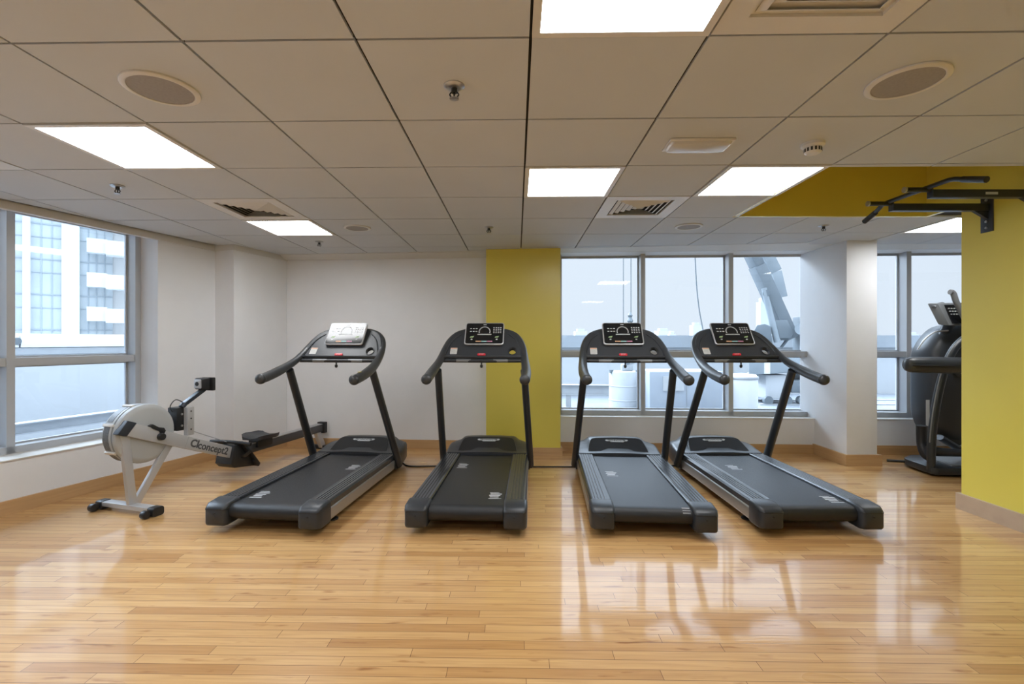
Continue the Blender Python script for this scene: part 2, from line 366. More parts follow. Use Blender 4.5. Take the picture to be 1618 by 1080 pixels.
# ------------------------------------------------------------------ ceiling
GS = .0184; GO = V((.0777, 1.626)); GV = V((1, -GS)).normalized(); GU = V((GS, 1)).normalized(); T = .6
def G(k, r): return GO+GV*(k*T)+GU*(r*T*1.003)
def clip(poly, p, n):
    out = []
    for i in range(len(poly)):
        a, c = poly[i], poly[(i+1) % len(poly)]; da, dc = (a-p).dot(n), (c-p).dot(n)
        if da >= 0: out.append(a)
        if (da >= 0) != (dc >= 0): out.append(a+(c-a)*(da/(da-dc)))
    return out
def tile_back(x): return 5.42-.125*x
lights = [(0, -1), (0, 2), (-4, 1), (-4, 4), (2, 2), (6, 4), (-4, -2), (2, -5), (-6, -5), (0, -8)]  # panels listed after the visible ones are unseen, added to light the room
vents = [(-4, 3), (1, 3), (1, -1), (-6, 1)]
cb = MB()
gp = .0055
for k in range(-12, 12):
    for r in range(-11, 7):
        if (k, r) in lights or (k, r) in vents: continue
        if k >= 3 and r in (2, 3):
            if r == 3: continue
            q = [G(k, r)+V((gp, gp)), G(k+1, r)+V((-gp, gp)), G(k+1, r)+V((-gp, .045)), G(k, r)+V((gp, .045))]
        else:
            q = [G(k, r)+V((gp, gp)), G(k+1, r)+V((-gp, gp)), G(k+1, r+1)-V((gp, gp)), G(k, r+1)+V((gp, -gp))]
        q = clip(q, LW(0, -.05), -LN)
        if len(q) > 2: q = clip(q, V((0, 5.42)), V((-.125, -1))) if (k < 5) else clip(q, V((0, 5.09)), V((0, -1)))
        if len(q) > 2: q = clip(q, V((XF, 0)), V((-1, 0)))
        if len(q) > 2: q = clip(q, V((0, YB)), V((0, 1)))
        if len(q) < 3: continue
        cb.mi = 0
        dz = random.uniform(-.0006, .0006)
        cb.loft([[V((p.x, p.y, CE+dz)) for p in q], [V((p.x, p.y, CE+.012)) for p in q]])
# dark void above the gaps, with the raised yellow recess left open
cb.mi = 1
c3a, c3b = G(3, 2)+V((0, .045)), G(3, 4)
yn, yf = c3a.y-.03, G(6, 4).y-.0
def quad(x0, x1, y0, y1, z): cb.poly([(x0, y0, z), (x1, y0, z), (x1, y1, z), (x0, y1, z)])
def lx(y): return (LW((y-4.97)/.954, .1)).x
cb.poly([(lx(YB), YB, CE+.013), (XF, YB, CE+.013), (XF, yn, CE+.013), (lx(yn), yn, CE+.013)])
cb.poly([(lx(yn), yn, CE+.013), (c3a.x, yn, CE+.013), (c3a.x, 5.7, CE+.013), (-2.6, 6.0, CE+.013), (lx(5.2), 5.2, CE+.013)])
quad(c3a.x, XF, yf+.04, 5.6, CE+.013); quad(XR+.03, XF, yn, yf+.04, CE+.013)
# white margin along the back windows
cb.mi = 2
e = .008
cb.loft([[V((-2.75, tile_back(-2.75)+e, z)), V((3.2, tile_back(3.2)+e, z)), V((3.2, 5.78, z)), V((-2.6, 6.0, z))] for z in (CE, CE+.01)])
cb.loft([[V((3.2, 5.09+e, z)), V((XF, 5.09+e, z)), V((XF, 5.6, z)), V((3.2, 5.78, z))] for z in (CE, CE+.01)])
cb.build('ceiling', [M_tile, M_gap, M_plaster])['kind'] = 'structure'
# yellow recess
b = MB(); zt = CE+.62
b.box(c3a.x-.02, XR+.0, yf, yf+.03, CE, zt); b.box(c3a.x-.03, c3a.x-.004, yn, yf+.03, CE, zt); b.box(c3a.x-.03, XR+.03, yn-.03, yn, CE+.013, zt)
b.box(XR, XR+.03, YE, yf+.03, CE, zt); b.box(c3a.x-.03, XR+.05, yn-.03, yf+.03, zt, zt+.02)
b.build('ceiling_recess', M_yellow)['kind'] = 'structure'
# roof slab above everything so no sky leaks in
b = MB(); b.loft([[V((p.x, p.y, z)) for p in (LW(-9.9, .33), LW(.9, .33), V((-2.9, 6.2)), V((8, 5.62)), V((8, YB-.3)))] for z in (CE+.66, CE+.7)]); b.build('ceiling_slab', M_plaster)['kind'] = 'structure'

def mid(k, r): p = (G(k, r)+G(k+1, r+1))/2; return (p.x, p.y, CE)
M_lamp = emis('lamp_diffuser', (.97, .985, 1.0), LAMP)
RG = -math.atan(GS)
def make_light(k, r, label):
    root = thing('ceiling_light', label, 'ceiling light', mid(k, r), RG, 'square ceiling light panels')
    f = MB(); h = T/2-.004; i = .027
    for q in ((-h, h, -h, -h+i), (-h, h, h-i, h), (-h, -h+i, -h+i, h-i), (h-i, h, -h+i, h-i)): f.box(q[0], q[1], q[2], q[3], -.006, .03)
    f.build('light_frame', M_white, root)
    d = MB(); d.box(-h+i, h-i, -h+i, h-i, .004, .012); d.build('diffuser', M_lamp, root)
    return root
LL = ['largest square light panel at the top centre of the ceiling', 'square light panel near the middle, above the second and third treadmills',
 'square light panel at the left, beside the round speaker and left window', 'smallest light panel touching the louvred vent at left',
 'square light panel touching the left end of the yellow recess', 'light panel partly hidden behind the yellow wall on the right']
for i, (k, r) in enumerate(lights):
    make_light(k, r, LL[i] if i < 6 else 'unseen added light panel in the ceiling behind the viewpoint, number %s from the left rear' % ['one','two','three','four','five','six'][i-6])

def louvre(k, r, label, dark=True, size=.42):
    root = thing('air_vent', label, 'air vent', mid(k, r), RG, 'louvred ceiling air vents')
    f = MB(); h = T/2-.005
    a = size/2
    for q in ((-h, h, -h, -a), (-h, h, a, h), (-h, -a, -a, a), (a, h, -a, a)): f.box(q[0], q[1], q[2], q[3], -.002, .02)
    f.build('vent_plate', M_white, root)
    back = MB(); back.box(-h, h, -h, h, .0092, .0125); back.build('vent_box', M_gap if dark else M_white, root)
    for j in range(5):
        o = a-.014-j*.038; q = o-.024
        outer = [(-o, -o), (o, -o), (o, o), (-o, o)]; inner = [(-q, -q), (q, -q), (q, q), (-q, q)]
        ring = MB()
        rr = [[V((*p, zz)) for p in pp] for pp, zz in ((outer, .006), (inner, -.006), (inner, -.004), (outer, .008))]
        ring.loft(rr+[rr[0]], cap=False)
        ring.build('louvre_blade', M_white, root)
    c = MB(); c.box(-.03, .03, -.03, .03, .0, .006); c.build('centre_plate', M_white, root)
louvre(-4, 3, 'louvred air vent at left, in front of the smallest light panel')
louvre(1, 3, 'louvred air vent right of the middle light panel, above the third treadmill')
louvre(1, -1, 'pale louvred air vent cut by the top edge, right of the largest light panel', False)
louvre(-6, 1, 'pale air vent at the far left edge above the window', False)

def speaker(k, r, label, rad=.138, flat=False):
    root = thing('ceiling_speaker', label, 'speaker', mid(k, r), 0, 'round ceiling speakers')
    a = MB(); a.lathe([(rad, -.0005), (rad, -.007), (rad-.012, -.012), (rad-.022, -.010), (rad-.022, -.0005)]); a.build('speaker_rim', M_white, root)
    g = MB(); g.lathe([(rad-.023, -.002), (rad-.023, -.008), (.05, -.0105), (.001, -.011)]); g.build('speaker_grille', M_spk, root)
M_spk = mat('speaker_mesh', (.36, .34, .32), .7, var=.1, vscale=90, bump=.5, bscale=500)
speaker(-3, 0, 'large round ceiling speaker at upper left'); speaker(2, 0, 'large round ceiling speaker at upper right')
speaker(-3, 4, 'small-looking round speaker right of the smallest light panel', .12); speaker(2, 4, 'small-looking round speaker right of the louvred vent above the third treadmill', .12)

def sprinkler(k, r, label):
    x, y, z = mid(k, r)
    root = thing('fire_sprinkler', label, 'sprinkler', (x, y, z), 0, 'fire sprinkler heads in the ceiling')
    a = MB(); a.lathe([(.042, -.0005), (.042, -.004), (.030, -.012), (.022, -.012)]); a.build('escutcheon', M_metal, root)
    a = MB(); a.cyl((0, 0, -.012), (0, 0, -.03), .012); a.tube(smooth([(-.010, 0, -.026), (-.018, 0, -.038), (-.006, 0, -.05)], 4), .003, n=8); a.tube(smooth([(.010, 0, -.026), (.018, 0, -.038), (.006, 0, -.05)], 4), .003, n=8)
    a.cyl((0, 0, -.026), (0, 0, -.05), .0035); a.build('nozzle', M_black, root)
    a = MB(); a.lathe([(.002, -.050), (.019, -.052), (.019, -.055), (.002, -.056)]); a.build('deflector', M_metal, root)
sprinkler(-1, 0, 'chrome sprinkler head nearest, upper centre of the ceiling')
sprinkler(-5, 2, 'sprinkler head below the big left light panel'); sprinkler(-1, 4, 'sprinkler head above the yellow pilaster')
sprinkler(-4, 5, 'sprinkler head just behind the smallest light panel'); sprinkler(4, 4, 'sprinkler head behind the yellow recess, before the column')

x, y, z = mid(2, 1)
root = thing('smoke_detector', 'white round smoke detector between light panel and upper right speaker', 'smoke detector', (x, y, z))
a = MB(); a.lathe([(.055, -.0005), (.055, -.014), (.048, -.02), (.04, -.022)]); a.build('detector_base', M_white, root)
a = MB(); a.lathe([(.040, -.022), (.040, -.046), (.030, -.055), (.001, -.057)]); a.build('detector_head', M_white, root)
for i in range(14):
    an = 2*math.pi*i/14; a = MB(); a.box(.036, .0415, -.0045, .0045, -.045, -.027, Matrix.Rotation(an, 4, 'Z')); a.build('sensor_slot', M_gap, root)
x, y, z = mid(1, 1)
root = thing('emergency_light', 'rectangular emergency light with frosted cover, left of the smoke detector', 'light fitting', (x, y-.01, z), RG)
a = MB(); a.box(-.165, .165, -.075, .075, -.012, -.0005); a.build('light_base', M_white, root, bevel=.004)
a = MB(); a.loft([rr for rr in ([V((u, v, zz)) for u, v in rrect(w_, h_, .02)] for w_, h_, zz in ((.31, .13, -.0122), (.30, .12, -.024), (.28, .10, -.029)))]); a.build('light_cover', mat('frosted_plastic', (.62, .62, .62), .25), root)

# ------------------------------------------------------------------ treadmill (x right, y forward, z up; origin under the rear end)
def make_treadmill():
    root = thing('treadmill', '', 'treadmill', group='treadmills in a row')
    b = MB(); b.box(-.33, .33, .10, 1.86, .075, .135); b.box(-.30, .30, .35, .42, .05, .08); b.box(-.3, .3, 1.2, 1.27, .05, .08)
    b.build('chassis', M_black, root, bevel=.008)
    # running belt: a closed loop round the rear roller
    b = MB(); pr = []
    r_ = .052; zc = .183-r_
    pr += [(1.72, .183), (1.2, .183), (.6, .183), (.11, .183)]
    for i in range(1, 10): an = R(90+20*i); pr.append((.09+r_*math.cos(an), zc+r_*math.sin(an)))
    pr += [(.6, zc-r_+.02), (1.72, zc-r_+.02)]
    b.loft([[V((x, y, z)) for y, z in pr] for x in (-.25, .25)]); b.build('running_belt', M_belt, root)
    # foot rails with ridges
    for sg in (-1, 1):
        b = MB(); prof = [(.402, .150), (.402, .186), (.392, .198)]
        x = .385
        for i in range(5): prof += [(x, .2005), (x-.013, .2005), (x-.015, .197), (x-.020, .197)]; x -= .022
        prof += [(.262, .2005), (.254, .196), (.252, .150)]
        b.loft([[V((sg*px, y, z)) for px, z in prof] for y in (.11, 1.60)]); b.build('foot_rail', M_rail, root, sharp=25)
        b = MB(); b.loft([[V((sg*px, y, z)) for px, z in ((.360, .055), (.392, .055), (.404, .070), (.406, .140), (.400, .149), (.360, .149))] for y in (.12, 1.62)])
        b.build('side_panel', M_silver, root, bevel=.003)
        # rear end cap
        b = MB(); rr = []
        for y, x0, x1, z0, z1 in ((.0, .268, .385, .066, .168), (.012, .256, .398, .052, .180), (.045, .252, .408, .045, .197), (.13, .250, .410, .047, .204), (.155, .250, .410, .05, .204)):
            rr.append([V((sg*((x0+x1)/2+u), y, (z0+z1)/2+v)) for u, v in rrect(x1-x0, z1-z0, .018, 4)])
        b.loft(rr); cap = b.build('end_cap', M_dark, root, sharp=50)
        b = MB(); b.loft([[V((sg*u, y, z)) for u, y in ((.249, .155), (.249, .045), (.2545, .012), (.266, -.0015), (.387, -.0015), (.3995, .010), (.4095, .043), (.4112, .13), (.4112, .155))] for z in (.1600, .1640)]); b.build('cap_seam', M_black, cap)
        b = MB(); b.cyl((sg*.325, .0005, .135), (sg*.325, -.004, .135), .0065, n=12); b.build('cap_screw', M_black, cap)
        # upright
        b = MB(); n_ = 8
        p0, p1 = V((sg*.425, 1.535, .085)), V((sg*.372, .985, 1.03))
        pth = [p0.lerp(p1, i/n_) for i in range(n_+1)]
        b.tube(pth, [.031]*(n_+1), [.046-.010*i/n_ for i in range(n_+1)], n=20, up=(0, 1, 0)); up_ = b.build('upright', M_dark, root)
        b = MB(); b.loft([[V((sg*x_, 1.535+u, .115+v)) for u, v in rrect(.15, .13, .03)] for x_ in (.375, .415)]); b.build('upright_bracket', M_black, up_, bevel=.004)
        # feet and wheel
        b = MB(); b.cyl((sg*.33, .34, .012), (sg*.33, .34, .09), .013, n=12); b.lathe([(.042, 0), (.042, .008), (.030, .016), (.012, .018)], (sg*.33, .34, 0)); b.build('levelling_foot', M_black, root)
        b = MB(); b.cyl((sg*.28, 1.72, .042), (sg*.33, 1.72, .042), .042); b.build('front_wheel', M_black, root, bevel=.005)
    # motor cover
    b = MB(); rings = []
    for y, w_, hs, ht, z0 in ((1.50, .408, .203, .206, .06), (1.56, .410, .206, .212, .06), (1.63, .410, .215, .245, .055), (1.72, .408, .232, .282, .05), (1.80, .400, .240, .298, .05), (1.90, .385, .232, .290, .05), (1.97, .355, .200, .245, .055), (2.005, .31, .15, .19, .07)):
        half = [(w_*.96, z0), (w_, z0+.03), (w_, hs-.03), (w_*.975, hs-.006), (w_*.92, hs+.002), (.30, hs+(ht-hs)*.35), (.27, hs+(ht-hs)*.8), (.245, ht-.002), (.20, ht), (.10, ht+.004)]
        ring = [V((x, y, z)) for x, z in half]+[V((-x, y, z)) for x, z in half[::-1]]
        rings.append(ring)
    b.loft(rings); hood = b.build('motor_cover', M_dark, root, sharp=60)
    # dark insert facing the runner
    Mh = frame((0, 1.545, .187), (1, 0, 0), (0, .205, .112))
    pts = []
    for u, v in ((-.285, 0), (.285, 0), (.280, .06), (.262, .15), (.232, .212), (.12, .226), (0, .230), (-.12, .226), (-.232, .212), (-.262, .15), (-.280, .06)): pts.append((u, v))
    P3 = [p[:2] for p in smooth([(u, v, 0) for u, v in pts[1:]+[pts[0]]], 3)]
    ins = shape2d('cover_insert', [P3], .012, M_ins, root, .004, Mh)
    badge = shape2d('maker_badge', [[(-.105, .014), (-.09, .018), (.105, .018), (.115, .010), (.104, -.004), (.075, -.006), (.068, -.018), (-.055, -.018), (-.064, -.006), (-.098, -.006), (-.110, .004)]], .001, M_led, ins, .0005, Mh @ Matrix.Translation((0, .178, .0165)))
    text('badge_lettering', 'TECHNOGYM', .028, M_black, ins, Mh @ Matrix.Translation((0, .183, .0185)), .0004, offset=.0006)
    # handlebar: one bent tube from grip to grip over the console
    L_ = [(-.385, .600, .985), (-.388, .66, .992), (-.392, .80, 1.018), (-.388, .95, 1.058), (-.378, 1.08, 1.105), (-.368, 1.19, 1.165), (-.352, 1.28, 1.235), (-.322, 1.345, 1.300), (-.27, 1.385, 1.350), (-.19, 1.402, 1.377), (-.10, 1.407, 1.385)]
    pa = smooth(L_, 5); pb = [V((-p.x, p.y, p.z)) for p in pa[::-1]]; pth = pa+pb
    def rad(p, a, c): t_ = min(1, max(0, (p.y-.85)/.45)); return a+(c-a)*t_
    b = MB(); b.tube(pth, [rad(p, .041, .030) for p in pth], [rad(p, .039, .020) for p in pth], n=18); hb = b.build('handlebar', M_grip, root, sharp=60)
    for sg in (-1, 1):
        b = MB(); rr = []
        e0 = V((sg*.3845, .602, .985)); ax = V((-sg*.03, -1, -.1)).normalized()
        b.lathe([(.0405, 0), (.042, .006), (.0405, .022), (.032, .036), (.016, .043), (.001, .045)], e0, ax, 20); b.build('grip_end', M_grip, hb, sharp=60)
    # console shell
    O = V((0, 1.165, 1.120)); sl = V((0, .232, .262)).normalized(); Mc = frame(O, (1, 0, 0), sl)
    out = []
    for p in [q for q in pa if q.y > 1.15]:
        v = (p-O).dot(sl); out.append((p.x+.008, v-.004))
    outl = [(-.362, .0)]+out+[(-x_, v_) for x_, v_ in out[::-1]]+[(.362, .0)]
    hole = [(.262+.036*math.cos(a_), .082+.042*math.sin(a_)) for a_ in [2*math.pi*i/24 for i in range(24)]]
    shell = shape2d('console_shell', [outl, hole], .012, M_dark2, root, .004, Mc)
    b = MB(); nrm = Mc.to_3x3() @ V((0, 0, 1))
    n_ = 24
    rings = []
    for rr_, dd in ((.036, .017), (.041, .021), (.036, .021), (.035, -.014), (.030, -.014)):
        rings.append([Mc @ V((.262+rr_*math.cos(2*math.pi*i/n_), .082+rr_*1.16*math.sin(2*math.pi*i/n_), dd)) for i in range(n_)])
    b.loft(rings, cap=False); b.build('cup_holder', M_black, shell)
    for sg in (-1, 1):
        b = MB(); b.tube(smooth([Mc @ V((sg*.345, .03, .015)), Mc @ V((sg*.325, .12, .018)), Mc @ V((sg*.285, .22, .018)), Mc @ V((sg*.22, .29, .016))], 5), .006, .004, n=8)
        b.build('shell_rib', M_dark, shell)
    # tray lip and hand sensor bar
    b = MB(); b.box(-.352, .352, 1.135, 1.175, 1.134, 1.152); b.box(-.352, .352, 1.150, 1.175, 1.118, 1.134); b.build('tray_lip', M_dark, root, bevel=.006)
    b = MB(); b.tube([(-.36, 1.135, 1.108), (0, 1.128, 1.106), (.36, 1.135, 1.108)], .016, n=14); bar = b.build('sensor_bar', M_dark, root)
    for x0 in (-.235, .095):
        b = MB(); b.tube([(x0, 1.131, 1.107), (x0+.13, 1.131, 1.107)], .0166, n=14); b.build('pulse_sensor', M_pulse, bar)
    # stop button, sticker, safety key
    b = MB(); b.prism(rrect(.074, .026, .011), 0, .016, lambda u, v, d: Mc @ V((-.015+u, .035+v, .014+d))); stop = b.build('stop_button', M_red, root, bevel=.004)
    text('stop_lettering', 'STOP', .018, M_led, stop, Mc @ Matrix.Translation((-.015, .035, .031)), .0003)
    b = MB(); b.prism(rrect(.062, .075, .004), 0, .001, lambda u, v, d: Mc @ V((-.272+u, .083+v, .0165+d))); st = b.build('warning_sticker', M_paper, root)
    b = MB(); b.prism(rrect(.058, .010, .002), 0, .0006, lambda u, v, d: Mc @ V((-.272+u, .113+v, .0178+d))); b.build('sticker_stripe', M_orange, st)
    b = MB()
    for i in range(4): b.prism([(-.025, -.0012), (.025-.008*(i % 2), -.0012), (.025-.008*(i % 2), .0012), (-.025, .0012)], 0, .0004, lambda u, v, d, i=i: Mc @ V((-.272+u, .097-.013*i+v, .0178+d)))
    b.build('sticker_print', M_grey, st)
    b = MB(); b.cyl((-.008, 1.108, 1.115), (-.008, 1.108, 1.070), .006); b.lathe([(.010, 0), (.013, -.008), (.012, -.022), (.004, -.028)], (-.008, 1.108, 1.074)); b.build('safety_key', M_black, root)
    # display
    Md = frame((0, 1.300, 1.350), (1, 0, 0), (0, .146, .205)) @ Matrix.Diagonal((1, 1.07, 1, 1))
    b = MB(); b.loft([[Md @ V((u, v, d)) for u, v in rrect(w_, h_, r2)] for w_, h_, r2, d in ((.30, .17, .02, -.05), (.35, .22, .022, -.022), (.362, .232, .024, -.006), (.362, .232, .024, .004), (.352, .222, .020, .0065))])
    disp = b.build('display', M_lsilver, root, sharp=40)
    b = MB(); b.prism(rrect(.344, .214, .017), .0066, .0082, lambda u, v, d: Md @ V((u, v, d))); b.build('display_glass', M_gloss, disp)
    def dd(name, pts, m_, z_=.0083): b2 = MB(); b2.prism(pts, z_, z_+.0005, lambda u, v, d: Md @ V((u, v, d))); return b2.build(name, m_, disp)
    b = MB()
    for gx, gy, nx, ny, dx, dy in ((-.128, .050, 3, 2, .026, .030), (.086, .060, 4, 4, .021, .018)):
        for i in range(nx):
            for j in range(ny): b.prism(rrect(.014 if nx == 4 else .018, .008, .002, 2, gx+i*dx, gy-j*dy), .0083, .0088, lambda u, v, d: Md @ V((u, v, d)))
    b.build('keypad', M_led, disp)
    b = MB(); n_ = 20; inner = [(.046*math.cos(R(-20+220*i/n_)), .018+.046*math.sin(R(-20+220*i/n_))) for i in range(n_+1)]; outer = [(.055*math.cos(R(-20+220*i/n_)), .018+.055*math.sin(R(-20+220*i/n_))) for i in range(n_+1)]
    b.prism(outer+inner[::-1], .0083, .0088, lambda u, v, d: Md @ V((u, v, d))); b.build('dial_ring', M_grey, disp)
    dd('number_display', rrect(.13, .013, .003, 2, 0, -.012), M_grey)
    for x_, m_ in ((-.052, M_orange), (0, M_teal), (.052, M_pink)): dd('status_bar', rrect(.050, .011, .001, 2, x_, -.085), m_)
    for x_ in (-.115, .115):
        dd('arrow_key', [(x_-.02, -.045), (x_+.012, -.045), (x_+.022, -.028), (x_-.010, -.034)], M_green); dd('level_key', rrect(.016, .010, .002, 2, x_, -.064), M_led)
    dd('maker_emblem', rrect(.030, .008, .002, 2, 0, .092), M_led)
    return root
M_pulse = mat('brushed_sensor', (.22, .23, .24), .4, .5)
M_ins = mat('cover_insert_black', (.020, .022, .025), .28, var=.08)
def belt_mark(parent, x, y, n=5):
    b = MB()
    for i in range(n): b.box(x-.045+.02*(i % 2)*.4, x+.045-.01*((i*2) % 3), y+i*.032, y+i*.032+.017-(.006 if i in (0, n-1) else 0), .1831, .1836)
    b.build('belt_marking', M_mark, parent)
tm = make_treadmill()
TM = [(-1.63, 3.15, 5.8, 'dark treadmill furthest left, by the rowing machine, with pale shining display', [(-.17, .20), (.18, .98)]),
      (-.284, 3.13, 3.0, 'dark treadmill standing in front of the yellow pilaster, second from left', [(-.17, 1.02), (.18, .22)]),
      (.95, 3.09, 4.5, 'dark treadmill third from left, with the cylindrical tank seen behind its console', [(-.16, .80), ]),
      (2.06, 3.12, .4, 'dark treadmill furthest right, nearest the white column', [(.19, .14), (-.1, .98)])]
roots = [tm]+[copy_tree(tm) for _ in range(3)]
for rt, (x, y, a_, lab, marks) in zip(roots, TM):
    rt.location = (x, y, 0); rt.rotation_euler = (0, 0, R(-a_)); rt['label'] = lab
    for mx_, my_ in marks: belt_mark(rt, mx_, my_)
# marking wrapping over the rear roller of the third one, sensor sticker on the first one
b = MB()
for j in range(2):
    for an0, an1 in ((92, 108), (122, 150)):
        ring = []
        for an in (an0, an1): ring.append([V((x_, .09+.0527*math.cos(R(an)), .131+.0527*math.sin(R(an)))) for x_ in (.19, .24)])
        b.loft(ring, cap=False, close=False)
b.build('belt_marking', M_mark, roots[2])
b = MB(); b.loft([[V((.386+u, .69+v, 1.0375-.0006+.0000*u)) for u, v in ((.016*math.cos(2*math.pi*i/16), .030*math.sin(2*math.pi*i/16)) for i in range(16))], [V((.386+u, .69+v, 1.0395)) for u, v in ((.016*math.cos(2*math.pi*i/16), .030*math.sin(2*math.pi*i/16)) for i in range(16))]])
b.build('grip_sticker', M_yel, roots[0])

# black power cable on the floor behind the treadmills
def on(px, py): Y = H*F/(py-538); return ((px-802.5)*Y/F, Y, .007)
b = MB(); b.tube(smooth([on(622, 730), on(636, 732), on(648, 737), on(700, 737), on(800, 738), on(880, 738), on(960, 738), on(1040, 737), on(1075, 736)], 6), .007, n=10)
tag(b.build('power_cable', M_black), 'black power cable lying along the floor behind the treadmills', 'cable')

# ------------------------------------------------------------------ rowing machine
rw = thing('rowing_machine', 'grey and black rowing machine with round flywheel beside the left window', 'rowing machine', (-2.85, 3.6, 0), -R(16.8))
b = MB(); b.box(-.27, .27, -.035, .035, .028, .062); b.build('front_foot', M_lsilver, rw, bevel=.006)
for sg in (-1, 1):
    b = MB(); b.loft([[V((sg*x_, u, .034+v)) for u, v in rrect(.085, .066, .02)] for x_ in (.235, .30)]); b.build('foot_end', M_black, rw, bevel=.006)
    b = MB(); b.cyl((sg*.245, -.075, .030), (sg*.285, -.075, .030), .030); b.build('wheel', M_black, rw, bevel=.006)
def bar(mb, a, c, w_, h_, up=(0, 0, 1)):
    a = V(a); c = V(c); d = (c-a).normalized(); sd = d.cross(V(up)).normalized(); nr = sd.cross(d)
    mb.loft([[p+sd*(u*w_/2)+nr*(v*h_/2) for u, v in ((1, 1), (-1, 1), (-1, -1), (1, -1))] for p in (a, c)])
b = MB(); bar(b, (.03, .0, .05), (.055, -.075, .60), .034, .060, (0, 1, 0)); b.build('front_leg', M_lsilver, rw, bevel=.006)
b = MB(); bar(b, (.03, .02, .05), (.055, .27, .46), .030, .055, (0, 1, 0)); b.build('rear_strut', M_lsilver, rw, bevel=.006)
# flywheel housing
FC = V((0, .095, .575))
b = MB(); b.lathe([(.02, .062), (.185, .062), (.205, .058), (.222, .046), (.226, .03), (.226, .015)], FC, (1, 0, 0), 48); b.build('flywheel_cover', M_grey, rw, sharp=30)
b = MB(); b.lathe([(.226, .0), (.226, -.015), (.222, -.09), (.208, -.115), (.18, -.122), (.02, -.122)], FC, (1, 0, 0), 48); b.build('flywheel_cover', M_grey, rw, sharp=30)
b = MB(); b.lathe([(.215, .016), (.2155, -.001)], FC, (1, 0, 0), 48); b.lathe([(.2195, -.02), (.222, -.022), (.221, -.075), (.218, -.078)], FC, (1, 0, 0), 48); 
b.build('perforated_cage', mat('cage_mesh', (.20, .21, .22), .5, .3, var=.5, vscale=160), rw)
M_cg = MATS['cage_mesh']
b = MB()
for a0, a1 in ((112, 150), (158, 205), (212, 236)):
    n_ = 8; rings = []
    for i in range(n_+1):
        an = R(a0+(a1-a0)*i/n_); rings.append([FC+V((x_, rr_*math.cos(an), rr_*math.sin(an))) for x_, rr_ in ((-.022, .2275), (-.080, .2250), (-.080, .2180), (-.022, .2180))])
    b.loft(rings)
b.build('cage_vent', M_cg, rw)
for a0 in (106, 154, 208):
    b = MB(); rings = []
    for i in range(4):
        an = R(a0+5*i/3); rings.append([FC+V((x_, rr_*math.cos(an), rr_*math.sin(an))) for x_, rr_ in ((.01, .236), (-.095, .234), (-.095, .2), (.01, .2))])
    b.loft(rings); b.build('cage_clip', M_white, rw, bevel=.002)
# side arm with lettering
A_ = V((.085, -.07, .640)); B_ = V((.085, .92, .230))
d = (B_-A_).normalized(); Ma = frame(A_, (0, d.y, d.z), (0, -d.z, d.y))   # x along arm, y up, z towards +x
LA = (B_-A_).length
def arm_prism(name, pts, z0, z1, m_, bev=0, parent=rw): b2 = MB(); b2.prism(pts, z0, z1, lambda u, v, q: Ma @ V((u, v, q))); return b2.build(name, m_, parent, bevel=bev)
arm = arm_prism('main_arm', [(0, -.050), (LA, -.050), (LA, .048), (0, .050)], -.040, .004, M_lsilver, .005)
arm_prism('arm_end_cap', [(-.055, -.055), (.012, -.055), (.045, .055), (-.028, .055)], -.050, .009, M_navy, .006)
arm_prism('arm_seam', [(.500, -.049), (.503, -.049), (.503, .049), (.500, .049)], .0041, .0052, M_grey, 0, arm)
M_letter = mat('dark_grey_print', (.07, .075, .085), .5)
text('arm_lettering', 'concept2', .086, M_letter, arm, Ma @ Matrix.Translation((.775, -.002, .0045)), .0008, offset=.0018)
text('arm_emblem', 'CI', .085, M_letter, arm, Ma @ Matrix.Translation((.578, .002, .0045)), .0008, offset=.003)
b = MB(); b.prism([(.145, .055), (.165, .073), (.22, .062), (.262, .068), (.285, .050), (.280, .025), (.25, .018), (.235, .034), (.18, .040)], -.02, .012, lambda u, v, q: Ma @ V((u, v, q))); b.build('damper_lever', M_black, rw, bevel=.004)
b = MB(); b.cyl(Ma @ V((.262, -.002, .004)), Ma @ V((.262, -.002, .034)), .030, .026); b.build('damper_knob', M_black, rw, bevel=.004)
# chain guide and bracket
b = MB(); b.box(.045, .09, .40, .46, .50, .735); br_ = b.build('guide_bracket', M_lsilver, rw, bevel=.006)
for z_ in (.55, .64, .70): b = MB(); b.cyl((.089, .43, z_), (.093, .43, z_), .006, n=12); b.build('bolt', M_black, br_)
b = MB(); b.box(-.06, .044, .345, .43, .545, .735); gb = b.build('chain_housing', M_black, rw, bevel=.006)
for z_ in (.585, .68): b = MB(); b.cyl((.044, .385, z_), (.050, .385, z_), .009, n=12); b.build('bolt', M_metal, gb)
b = MB(); b.tube(smooth([(.0, .34, .70), (.0, .32, .75), (.01, .36, .80), (.02, .42, .77)], 6), .004, n=8); b.build('sensor_wire', M_black, rw)
b = MB(); b.tube([(.03, .395, .735), (.03, .42, .765)], .03, .022, n=14); bar(b, (.03, .41, .755), (.03, .60, .865), .045, .030); b.build('monitor_arm', M_navy, rw, bevel=.004)
b = MB(); b.loft([[V((.03+u, y_, .915+v)) for u, v in rrect(w_, h_, .014)] for y_, w_, h_ in ((.545, .085, .085), (.56, .10, .10), (.615, .10, .10))]); mo = b.build('monitor', M_black, rw, sharp=40)
b = MB(); b.loft([[V((.03+u, y_, .915+v)) for u, v in rrect(w_, w_, .012)] for y_, w_ in ((.552, .078), (.540, .078), (.536, .066))]); b.build('monitor_back', M_lsilver, mo)
b = MB(); b.cyl((.03, .537, .915), (.03, .531, .915), .018); b.build('monitor_dial', M_black, mo)
b = MB(); b.box(-.035, .095, .628, .662, .850, .965); b.build('monitor_screen', M_black, mo, bevel=.008)
b = MB(); b.box(.02, .04, .60, .64, .87, .95); b.build('monitor_neck', M_black, mo, bevel=.003)
